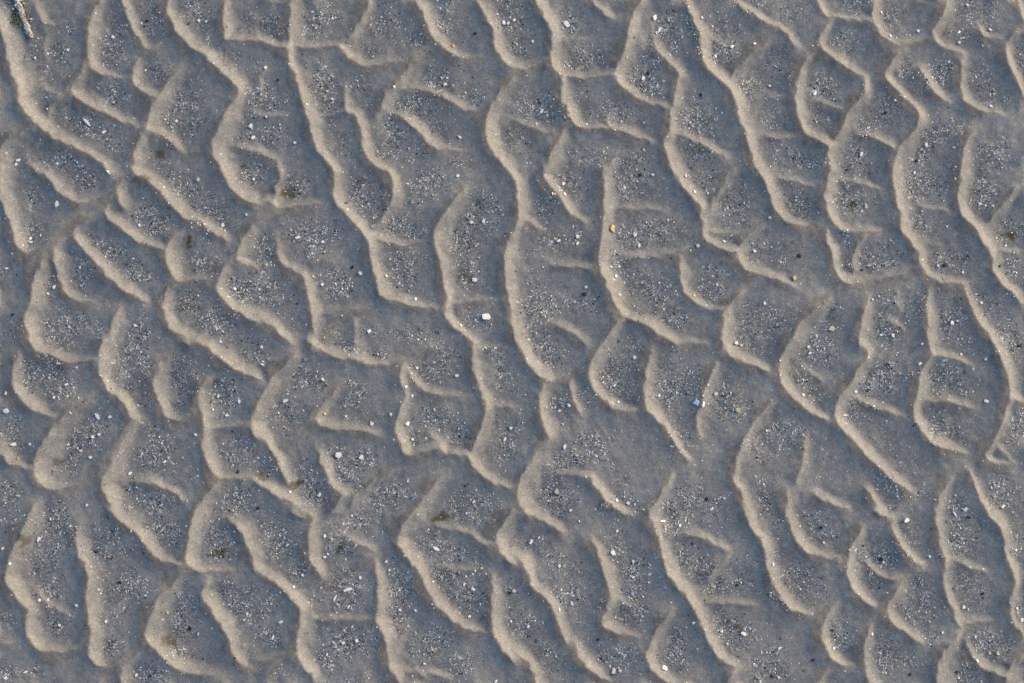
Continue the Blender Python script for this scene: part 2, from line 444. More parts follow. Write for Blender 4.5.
# grit beds read from the photograph: x,y,rx,ry,turn,density on the 4x sheets
BEDS = {
(0,0): "235,215,45,70,20,.9 190,290,45,40,0,.6 120,215,40,30,0,.4 460,190,50,90,-10,.9 630,290,60,45,0,.7 460,375,65,45,10,.8 740,430,90,110,20,.8 700,560,60,35,20,.6 390,530,100,45,-35,.9 440,570,50,30,0,.8 220,650,80,35,0,.8 620,100,40,60,0,.4 790,60,60,60,0,.4 990,80,40,50,0,.6 290,110,25,35,20,.5 290,510,50,30,-20,.5 920,240,40,50,-30,.4 1000,540,40,50,0,.6",
(1,0): "60,100,60,50,-20,.8 250,85,70,50,25,.9 300,60,40,30,0,.8 520,90,60,70,0,.7 640,160,50,60,20,.5 270,350,60,80,0,.9 300,400,60,50,0,.8 420,360,70,50,20,.6 760,340,90,40,-20,.8 880,385,30,40,0,.7 640,440,100,50,-25,.9 550,570,60,80,-20,.9 60,545,70,45,0,.9 40,400,60,70,40,.8 740,60,60,90,-20,.4 330,590,40,60,0,.6 720,520,60,50,-30,.4 460,200,40,30,-40,.5 830,650,60,30,0,.7 990,90,35,50,0,.9 1000,560,30,60,0,.8 640,600,60,40,0,.5",
(2,0): "215,90,40,50,-30,.9 290,240,100,50,10,.8 110,430,70,60,0,.7 230,420,40,60,-30,.6 620,150,60,90,-25,.8 520,320,90,45,-20,.8 420,460,90,45,-15,.7 740,470,80,90,-20,.8 800,130,80,80,-20,.8 840,200,70,50,0,.8 940,350,50,50,0,.9 960,330,50,40,0,.8 330,640,140,50,0,.8 480,640,70,40,0,.8 760,610,80,50,-20,.8 20,200,40,40,0,.6 40,20,80,30,0,.3 700,50,30,60,0,.3 540,170,50,60,0,.4 930,40,60,25,-20,.4",
(3,0): "340,30,60,35,0,.8 490,75,40,45,-30,.6 300,170,60,50,-30,.5 230,340,60,60,-20,.7 200,470,50,40,0,.7 50,250,50,60,0,.5 100,60,70,50,0,.4 830,60,80,70,-30,.7 760,130,60,40,0,.7 540,270,40,50,-20,.7 680,300,60,60,-30,.7 480,450,60,60,-40,.7 400,510,50,40,0,.6 850,320,50,50,0,.7 900,390,50,50,0,.5 680,540,90,50,20,.9 620,620,60,50,0,.9 900,620,80,60,0,.9 1000,230,30,60,0,.6 350,640,60,50,0,.8 130,630,90,50,0,.6 30,480,50,40,0,.6 770,640,60,40,0,.4",
(0,1): "120,100,50,50,-40,.7 130,250,50,60,20,.8 320,20,80,45,0,.8 610,190,80,70,-40,.9 430,330,100,45,-40,.9 540,400,60,50,-30,.7 330,400,45,70,-40,.7 210,460,30,60,0,.6 300,620,140,45,0,1 720,60,80,50,-20,.9 850,180,80,80,-35,.7 750,520,90,50,0,.7 880,600,80,70,0,.7 960,480,70,50,-20,.9 820,370,90,50,0,.6 560,630,60,50,0,.6 60,640,50,50,0,.3 1000,30,40,40,0,.8 20,400,40,50,0,.3 230,680,60,20,0,.7",
(1,1): "150,60,80,50,-20,.8 140,90,50,25,0,.8 440,110,80,70,0,.7 240,265,110,70,-10,.9 170,265,60,35,0,1 310,450,70,80,0,.7 50,480,70,70,-20,.9 710,60,80,60,0,.9 900,180,80,110,-10,.9 820,280,60,60,0,.9 580,230,80,40,0,.9 640,110,50,40,0,.6 580,400,80,90,-20,.6 840,400,70,60,0,.5 620,650,100,40,0,.7 450,640,60,40,0,.5 40,330,30,60,0,.8 830,600,60,40,0,.6 10,20,30,40,0,.6 330,660,80,25,0,.4",
(2,1): "240,60,60,70,-20,.9 130,150,45,45,0,.8 170,270,60,45,0,.8 250,270,40,40,0,.6 490,50,90,60,0,.8 530,250,130,60,0,.9 620,230,80,50,0,.7 550,460,110,50,0,.9 420,370,40,60,0,.7 120,540,100,50,0,.9 250,520,90,50,0,.7 780,40,70,50,0,.5 870,130,70,80,-30,.7 800,440,60,80,-20,.8 660,590,70,50,-20,.7 980,330,60,70,0,.6 950,600,80,80,0,.9 80,640,50,40,0,.5 500,570,60,40,0,.5 700,300,40,30,0,.4 870,270,50,20,0,.5",
(3,1): "120,130,70,40,-30,.8 330,120,80,50,0,.9 620,50,90,60,0,.9 560,60,40,60,0,.7 590,210,50,30,0,.7 860,90,60,70,20,.8 950,250,70,50,0,.6 730,360,80,50,0,.6 430,350,90,60,0,.9 320,400,30,50,0,.5 300,270,50,40,0,.5 60,310,80,60,0,.5 40,590,80,50,0,.6 220,600,60,70,-30,.7 480,520,40,50,0,.7 470,640,60,50,0,.8 590,520,50,60,0,.7 740,600,60,80,0,.9 970,420,50,70,0,.7 860,560,60,60,0,.4 320,20,60,30,0,.5 60,20,60,30,0,.4 960,650,50,40,0,.6",
(0,2): "170,130,100,70,0,1 260,180,60,50,-30,.8 250,20,80,30,0,.8 520,90,80,80,20,.9 740,140,70,90,20,.9 330,370,110,80,30,.9 270,480,60,50,0,.8 620,440,90,90,0,.9 610,640,110,45,0,.8 900,200,60,80,-20,.9 940,430,70,60,0,.7 40,350,50,80,-20,.7 960,60,60,40,0,.8 580,240,50,40,0,.7 50,620,60,60,0,.8 960,630,60,60,0,.8 700,260,40,50,0,.5 480,580,60,30,0,.6",
(1,2): "240,150,60,45,-20,1 390,230,50,70,0,.8 130,290,60,60,0,.7 400,470,110,50,0,.9 360,540,60,60,0,.8 210,530,60,60,0,.6 510,610,100,50,0,.9 750,60,60,70,0,.8 700,120,80,60,0,.7 730,320,70,50,0,.9 640,390,50,40,0,.7 820,370,50,60,0,.6 980,150,50,70,0,.5 990,390,50,90,0,.6 880,640,100,50,0,.9 180,120,40,40,0,.6 480,50,60,30,0,.8 370,20,50,30,0,.4 20,60,40,50,0,.6 250,610,60,70,-20,.6 60,510,40,50,-40,.5 950,40,50,30,0,.5",
(2,2): "130,40,70,50,-20,.7 420,130,90,90,0,.9 660,150,90,90,20,1 870,250,90,60,0,.9 800,200,50,60,0,.6 200,250,50,50,0,.6 240,480,120,40,20,1 320,410,80,50,0,.9 180,620,80,60,0,.8 440,660,80,50,0,.8 660,390,60,80,0,.5 990,40,50,50,0,.6 300,210,40,60,0,.6 470,30,60,40,0,.6 20,340,30,60,0,.5 430,230,60,30,0,.6 620,660,60,30,0,.8 720,620,60,60,0,.8 800,650,60,40,0,.8 980,400,60,60,0,.8 1010,620,30,50,0,.6",
(3,2): "200,30,90,60,-20,.8 110,110,40,60,0,.9 450,150,110,80,30,.9 720,150,110,60,0,.8 340,260,60,50,0,.6 700,360,90,60,0,.7 990,20,40,60,0,.8 100,380,80,60,0,.5 170,210,50,40,0,.5 480,560,80,60,-30,.5 720,650,50,40,0,.8 940,610,60,60,0,.8 460,680,40,30,0,.6 640,600,60,40,0,.4 990,350,40,90,0,.6 500,110,60,40,0,.7 900,50,40,30,0,.3",
(0,3): "210,80,90,100,30,.8 170,200,60,70,0,.7 180,330,50,60,-30,.7 220,440,80,50,0,.5 410,120,80,80,-20,.9 490,310,100,80,-10,.9 430,420,60,60,0,.6 440,530,50,40,0,.6 640,70,80,90,-40,.8 870,110,70,80,0,.8 740,430,60,120,-15,1 700,560,100,40,-30,.7 980,370,60,100,-20,.9 60,650,110,30,0,.8 570,650,100,35,0,.9 30,430,40,50,0,.6 900,330,60,50,0,.7 30,30,40,50,0,.5",
(1,3): "90,120,70,80,0,.9 30,390,60,80,-20,.9 60,500,50,50,0,.7 340,310,100,80,10,1 340,120,60,60,0,.8 410,40,80,40,10,.9 560,340,60,120,-20,.9 370,520,110,60,0,1 720,130,90,50,-25,.9 740,260,50,50,0,.8 830,350,80,80,0,.9 720,530,80,70,0,.9 840,590,60,40,0,.7 290,580,60,40,0,.7 880,20,90,30,0,.7 1010,380,20,120,0,.8 880,220,50,60,0,.5 170,220,60,50,0,.5 420,660,70,25,0,.5 800,600,80,60,0,.6 110,640,80,25,0,.3 800,160,80,40,0,.6",
(2,3): "90,120,50,40,0,.7 200,210,90,40,0,.7 420,150,50,80,0,.8 490,250,70,90,0,.7 470,400,90,70,0,.8 240,360,70,60,0,.5 50,450,50,50,0,.7 740,220,90,40,0,.8 650,60,80,50,0,.7 880,290,120,40,0,.7 870,480,100,80,0,.8 640,600,60,60,0,.7 1000,640,50,50,0,.9 440,580,80,50,0,.6 100,300,60,40,0,.5 700,180,60,40,0,.6 920,220,60,50,0,.5 130,590,80,40,0,.4 660,500,40,60,0,.4",
(3,3): "130,310,120,80,0,.8 200,80,80,70,0,.6 470,180,80,60,0,.9 350,180,30,60,0,.6 570,110,60,80,0,.6 780,100,90,100,0,.8 600,370,70,100,0,.8 800,310,80,100,0,.6 280,500,60,80,0,.7 460,570,60,90,0,.6 890,540,90,70,0,1 830,520,40,40,0,.8 20,180,40,40,0,.5 30,640,60,50,0,.8 800,650,50,50,0,.8 560,600,70,50,0,.4 1000,150,30,100,0,.6 995,420,20,60,0,.7 400,270,30,70,0,.5 620,500,50,30,0,.5 20,560,40,40,0,.5",
}
yb, xb = np.mgrid[0:H, 0:W] + .5
beds = np.zeros((H, W)); wob = smooth_noise(4, 51) * .22
for (c, r), txt in BEDS.items():
    for t in txt.split():
        bx, by, ra, rb, tn, dn = (float(v) for v in t.split(','))
        bx = 256 * c + bx / 4; by = ROWY[r] + by / 4; ra /= 4; rb /= 4; an = math.radians(tn)
        u_ = (xb - bx) * math.cos(an) - (yb - by) * math.sin(an); v_ = (xb - bx) * math.sin(an) + (yb - by) * math.cos(an)
        beds = np.maximum(beds, dn * (1 - sstep(.35, 1.35, np.hypot(u_ / ra, v_ / rb) + wob)))
grit = np.clip(beds * (0.7 + .3 * patch) * (1 - .85 * sstep(.25, .8, best)) + .22 * grit, 0, 1)

STAINS = [(160,155,7,5,.8),(190,243,6,6,.9),(285,193,9,5,.7),(464,276,7,6,.8),(443,518,9,5,.8),(853,204,7,4,.9),(1011,234,9,4,.9),
          (220,553,9,7,.8),(296,484,5,4,.8),(261,476,5,4,.7),(167,642,7,6,.6),(107,647,5,5,.6),(341,547,5,5,.5),(24,543,6,9,.6),(243,166,7,3,.7),
          (218,383,6,3,.6),(58,463,6,5,.5),(189,305,6,4,.5),(142,181,9,6,.5),(88,182,6,5,.4),(360,181,5,3,.5),(812,395,4,4,.5),(909,189,4,4,.5),(914,228,6,5,.4)]
yy, xx = np.mgrid[0:H, 0:W] + .5
stain = np.zeros((H, W)); sn = smooth_noise(2.5, 31) * .35
for sx, sy, ra, rb, v in STAINS:
    stain = np.maximum(stain, v * (1 - sstep(0.4, 1.25, np.hypot((xx - sx) / ra, (yy - sy) / rb) + sn)))

def samp(F, x, y):
    x = np.mod(np.asarray(x, float) - .5, W); y = np.mod(np.asarray(y, float) - .5, H)
    xi = np.floor(x).astype(int); yi = np.floor(y).astype(int); fx = x - xi; fy = y - yi
    xi %= W; yi %= H; xj = (xi + 1) % W; yj = (yi + 1) % H
    return (F[yi, xi] * (1 - fx) + F[yi, xj] * fx) * (1 - fy) + (F[yj, xi] * (1 - fx) + F[yj, xj] * fx) * fy

# ----------------------------------------------------------------------------
# materials
# ----------------------------------------------------------------------------
def new_mat(name):
    m = bpy.data.materials.new(name); m.use_nodes = True
    nt = m.node_tree; nt.nodes.clear()
    out = nt.nodes.new('ShaderNodeOutputMaterial'); b = nt.nodes.new('ShaderNodeBsdfPrincipled')
    nt.links.new(b.outputs[0], out.inputs[0])
    return m, nt, b

def nd(nt, typ, **kw):
    n = nt.nodes.new(typ)
    for k_, v in kw.items():
        if k_ == 'ins':
            for a, b in v.items(): n.inputs[a].default_value = b
        else: setattr(n, k_, v)
    return n

def ramp(nt, src, stops):
    r = nt.nodes.new('ShaderNodeValToRGB'); el = r.color_ramp.elements
    while len(el) < len(stops): el.new(0.5)
    for e, (p_, c_) in zip(el, stops):
        e.position = p_; e.color = (*c_, 1) if len(c_) == 3 else c_
    nt.links.new(src, r.inputs[0]); return r

def mix(nt, typ, fac, a, b):
    m = nt.nodes.new('ShaderNodeMix'); m.data_type = 'RGBA'; m.blend_type = typ
    for sock, v in ((m.inputs[0], fac), (m.inputs[6], a), (m.inputs[7], b)):
        if hasattr(v, 'is_linked') or hasattr(v, 'links'): nt.links.new(v, sock)
        elif isinstance(v, tuple): sock.default_value = (*v, 1)
        else: sock.default_value = v
    return m.outputs[2]

def math_(nt, op, a, b=None, clamp=False):
    m = nt.nodes.new('ShaderNodeMath'); m.operation = op; m.use_clamp = clamp
    for i, v in enumerate((a, b)):
        if v is None: continue
        if hasattr(v, 'links'): nt.links.new(v, m.inputs[i])
        else: m.inputs[i].default_value = v
    return m.outputs[0]

SAND = (0.324, 0.298, 0.258)
sand_mat, nt, b = new_mat('wet_sand')
tc = nd(nt, 'ShaderNodeNewGeometry')
P = tc.outputs['Position']
def noise(scale, detail=2, rough=.5):
    n = nd(nt, 'ShaderNodeTexNoise', ins={'Scale': scale, 'Detail': detail, 'Roughness': rough}); nt.links.new(P, n.inputs['Vector']); return n.outputs['Fac']
at_g = nd(nt, 'ShaderNodeAttribute', attribute_name='grit').outputs['Fac']
at_c = nd(nt, 'ShaderNodeAttribute', attribute_name='plateau_tone').outputs['Fac']
at_s = nd(nt, 'ShaderNodeAttribute', attribute_name='stain').outputs['Fac']
n_f = noise(420, 2, .7)           # ~2 unit grain
n_m = noise(120, 3, .6)
n_l = noise(14, 4, .6)
base = mix(nt, 'MIX', ramp(nt, n_l, [(.35, (0, 0, 0)), (.65, (1, 1, 1))]).outputs[0], tuple(c * .90 for c in SAND), tuple(c * 1.08 for c in SAND))
g1 = ramp(nt, n_f, [(.28, (.80, .80, .81)), (.5, (1, 1, 1)), (.75, (1.24, 1.24, 1.23))]).outputs[0]
base = mix(nt, 'MULTIPLY', 1.0, base, g1)
g2 = ramp(nt, n_m, [(.3, (.86, .86, .88)), (.7, (1.12, 1.12, 1.1))]).outputs[0]
base = mix(nt, 'MULTIPLY', 1.0, base, g2)
# coarse dark mineral grains mixed into the hollows
vor = nd(nt, 'ShaderNodeTexVoronoi', ins={'Scale': 640.0}); nt.links.new(P, vor.inputs['Vector'])
sep = nd(nt, 'ShaderNodeSeparateColor'); nt.links.new(vor.outputs['Color'], sep.inputs[0])
gcol = ramp(nt, sep.outputs[0], [(0, (.35, .35, .36)), (.3, (.72, .71, .70)), (.65, (1.0, .99, .98)), (.88, (1.3, 1.3, 1.3)), (1, (2.6, 2.6, 2.6))]).outputs[0]
gm = mix(nt, 'MULTIPLY', 1.0, base, gcol)
gfac = math_(nt, 'ADD', math_(nt, 'MULTIPLY', at_g, 0.8), 0.17, True)
base = mix(nt, 'MIX', gfac, base, gm)
# darker, browner sand colour along the flat tops of the ripples
base = mix(nt, 'MIX', at_c, base, mix(nt, 'MULTIPLY', 1.0, base, (.74, .685, .645)))
# olive algae film
base = mix(nt, 'MIX', math_(nt, 'MULTIPLY', at_s, 1.15, True), base, (0.125, 0.092, 0.036))
nt.links.new(base, b.inputs['Base Color'])
b.inputs['Roughness'].default_value = 0.62
b.inputs['Specular IOR Level'].default_value = 0.42
bump = nd(nt, 'ShaderNodeBump', ins={'Strength': 0.35, 'Distance': 0.0005}); nt.links.new(n_f, bump.inputs['Height'])
bump2 = nd(nt, 'ShaderNodeBump', ins={'Strength': 0.5, 'Distance': 0.0012}); nt.links.new(math_(nt, 'MULTIPLY', sep.outputs[1], gfac), bump2.inputs['Height'])
nt.links.new(bump.outputs[0], bump2.inputs['Normal']); nt.links.new(bump2.outputs[0], b.inputs['Normal'])

def chip_mat(name, col, rough=.5, var=.25, scale=900):
    m, nt, b = new_mat(name)
    g = nd(nt, 'ShaderNodeNewGeometry')
    n = nd(nt, 'ShaderNodeTexNoise', ins={'Scale': scale, 'Detail': 2}); nt.links.new(g.outputs['Position'], n.inputs['Vector'])
    c = ramp(nt, n.outputs['Fac'], [(.3, tuple(max(0, v * (1 - var)) for v in col)), (.7, tuple(min(1, v * (1 + var)) for v in col))]).outputs[0]
    nt.links.new(c, b.inputs['Base Color']); b.inputs['Roughness'].default_value = rough
    bp = nd(nt, 'ShaderNodeBump', ins={'Strength': .4, 'Distance': .0004}); nt.links.new(n.outputs['Fac'], bp.inputs['Height']); nt.links.new(bp.outputs[0], b.inputs['Normal'])
    return m

MATS = {
 'white': chip_mat('white_shell', (.93, .88, .80), .4, .08),
 'cream': chip_mat('cream_shell', (.72, .60, .43), .5, .15),
 'black': chip_mat('black_shell', (.022, .022, .028), .45, .3),
 'orange': chip_mat('orange_shell', (.62, .36, .14), .6, .3),
 'golden': chip_mat('golden_shell', (.66, .45, .20), .6, .3),
 'yellow': chip_mat('yellow_shell', (.56, .45, .18), .6, .3),
 'blue-white': chip_mat('bluish_shell', (.72, .78, .86), .35, .1),
 'reddish': chip_mat('red_pebble', (.22, .06, .04), .5, .3),
 'grey': chip_mat('grey_pebble', (.25, .27, .24), .6, .25),
 'olive': chip_mat('olive_weed', (.05, .055, .025), .6, .3),
}

# ----------------------------------------------------------------------------
# the sand sheet
# ----------------------------------------------------------------------------
def axis(n, pad=30):
    core = np.arange(-pad, n + pad + 1, 1.0)
    out = []; s = 1.0; p_ = core[-1]
    while p_ < n + 45000:
        if p_ < n + 420: s = min(s * 1.02, 2.6)
        else: s *= 1.16
        p_ += s; out.append(p_)
    out = np.array(out)
    return np.concatenate([(n - out)[::-1], core, out])
ax, ay = axis(W), axis(H)
gx, gy = np.meshgrid(ax, ay)
def spacing(a): return np.gradient(a)
sp = np.maximum(spacing(ax)[None, :], spacing(ay)[:, None])
fade = 1 - sstep(8, 30, sp)
hz = samp(HF, gx, gy) * fade
n_x, n_y = len(ax), len(ay)
co = np.empty((n_y * n_x, 3), np.float32)
co[:, 0] = ((gx - W / 2) * S).ravel(); co[:, 1] = ((H / 2 - gy) * S).ravel(); co[:, 2] = (hz * S).ravel()
idx = np.arange(n_y * n_x).reshape(n_y, n_x)
q = np.stack([idx[1:, :-1], idx[1:, 1:], idx[:-1, 1:], idx[:-1, :-1]], -1).reshape(-1, 4).astype(np.int32)
me = bpy.data.meshes.new('sand')
me.vertices.add(len(co)); me.vertices.foreach_set('co', co.ravel())
me.loops.add(q.size); me.loops.foreach_set('vertex_index', q.ravel())
me.polygons.add(len(q)); me.polygons.foreach_set('loop_start', np.arange(0, q.size, 4, dtype=np.int32))
me.polygons.foreach_set('use_smooth', np.ones(len(q), bool))
me.update(calc_edges=True)
for nm, F in (('grit', grit), ('stain', stain), ('plateau_tone', plateau_tone)):
    at = me.attributes.new(nm, 'FLOAT', 'POINT')
    v = samp(F, gx, gy)
    if nm == 'stain':
        v = v * ((gx > -1) & (gx < W + 1) & (gy > -1) & (gy < H + 1))
    at.data.foreach_set('value', (v * fade).astype(np.float32).ravel())
me.materials.append(sand_mat)
sand = bpy.data.objects.new('sand', me); bpy.context.collection.objects.link(sand)
sand['kind'] = 'structure'; sand['label'] = 'grey brown wet sand ground covered in branching tidal ripples'

# ----------------------------------------------------------------------------
# shell grit: thousands of bits nobody could count
# ----------------------------------------------------------------------------
def world(x, y, dz=0.0):
    return Vector(((x - W / 2) * S, (H / 2 - y) * S, float(samp(HF, x, y)) * S + dz))

NT = 150000
px = rng.uniform(-250, W + 250, NT * 10); py = rng.uniform(-250, H + 250, NT * 10)
clump = samp(sstep(-0.6, 1.2, smooth_noise(3.2, 41)), px, py)
uneven = samp(np.clip(1 + .45 * smooth_noise(16, 43), .25, 2), px, py)
dens = samp(grit, px, py) ** 1.15 * (0.08 + 1.5 * clump ** 1.5) * uneven ** 1.4 + 0.007
keep = rng.uniform(0, 1, len(px)) < dens * 1.5
px, py = px[keep][:NT], py[keep][:NT]
N = len(px); print('GRIT', N, int(keep.sum()))
gl = samp(grit, px, py)
u = rng.uniform(0, 1, N)
wf = 0.50
kind = np.where(u < wf, 0, np.where(u < wf + .14, 1, 2))    # pale, mid, dark
rad = np.exp(rng.normal(-0.40, 0.42, N)); rad = np.clip(rad, .3, 1.7)
rad[kind == 2] *= .92; rad[kind == 0] *= 1.08
K = 5
ang0 = rng.uniform(0, 2 * np.pi, N); el = rng.uniform(.45, 1.0, N); rot = rng.uniform(0, np.pi, N)
tiltx = rng.normal(-.4, .45, N); tilty = rng.normal(0, .4, N)
hz0 = samp(HF, px, py); ddx = (samp(HF, px + 1, py) - samp(HF, px - 1, py)) / 2; ddy = (samp(HF, px, py + 1) - samp(HF, px, py - 1)) / 2
V = np.empty((N, K + 1, 3))
for k_ in range(K):
    a = ang0 + 2 * np.pi * k_ / K + rng.normal(0, .25, N); r = rad * rng.uniform(.65, 1.15, N)
    lx = r * np.cos(a); ly = r * np.sin(a) * el
    ex = lx * np.cos(rot) - ly * np.sin(rot); ey = lx * np.sin(rot) + ly * np.cos(rot)
    V[:, k_, 0] = px + ex; V[:, k_, 1] = py + ey
    V[:, k_, 2] = hz0 + ddx * ex + ddy * ey + ex * tiltx * .5 + ey * tilty * .5 - .05
V[:, K, 0] = px + rng.normal(0, .15, N) * rad; V[:, K, 1] = py + rng.normal(0, .15, N) * rad; V[:, K, 2] = hz0 + rad * rng.uniform(.12, .4, N)
V[..., 0] = (V[..., 0] - W / 2) * S; V[..., 1] = (H / 2 - V[..., 1]) * S; V[..., 2] *= S
base_i = (np.arange(N) * (K + 1))[:, None, None]
tri = np.array([[k_, K, (k_ + 1) % K] for k_ in range(K)])[None]
tri = (base_i + tri).reshape(-1, 3).astype(np.int32)
mg = bpy.data.meshes.new('shell_grit')
mg.vertices.add(N * (K + 1)); mg.vertices.foreach_set('co', V.astype(np.float32).ravel())
mg.loops.add(tri.size); mg.loops.foreach_set('vertex_index', tri.ravel())
mg.polygons.add(len(tri)); mg.polygons.foreach_set('loop_start', np.arange(0, tri.size, 3, dtype=np.int32))
mg.update(calc_edges=True)
col = np.empty((N, 4)); col[:, 3] = 1
lum = np.where(kind == 0, rng.uniform(.55, .92, N), np.where(kind == 1, rng.uniform(.12, .3, N), rng.uniform(.012, .06, N)))
tint = rng.normal(0, .05, N)
warm = (rng.uniform(0, 1, N) < .12) * .3
col[:, 0] = lum * (1 + tint + warm * .3); col[:, 1] = lum * (1 + warm * -.1); col[:, 2] = lum * (.93 - tint - warm)
col[:, :3] = np.clip(col[:, :3], 0, .93)
ca = mg.attributes.new('tone', 'FLOAT_COLOR', 'FACE'); ca.data.foreach_set('color', np.repeat(col, K, 0).astype(np.float32).ravel())
gm_, nt, b = new_mat('shell_grit'); a_ = nd(nt, 'ShaderNodeAttribute', attribute_name='tone'); nt.links.new(a_.outputs['Color'], b.inputs['Base Color']); b.inputs['Roughness'].default_value = .42
mg.materials.append(gm_)
go = bpy.data.objects.new('shell_grit', mg); bpy.context.collection.objects.link(go)
go['kind'] = 'stuff'; go['label'] = 'fine black and white shell grit gathered in the ripple hollows'; go['category'] = 'grit'

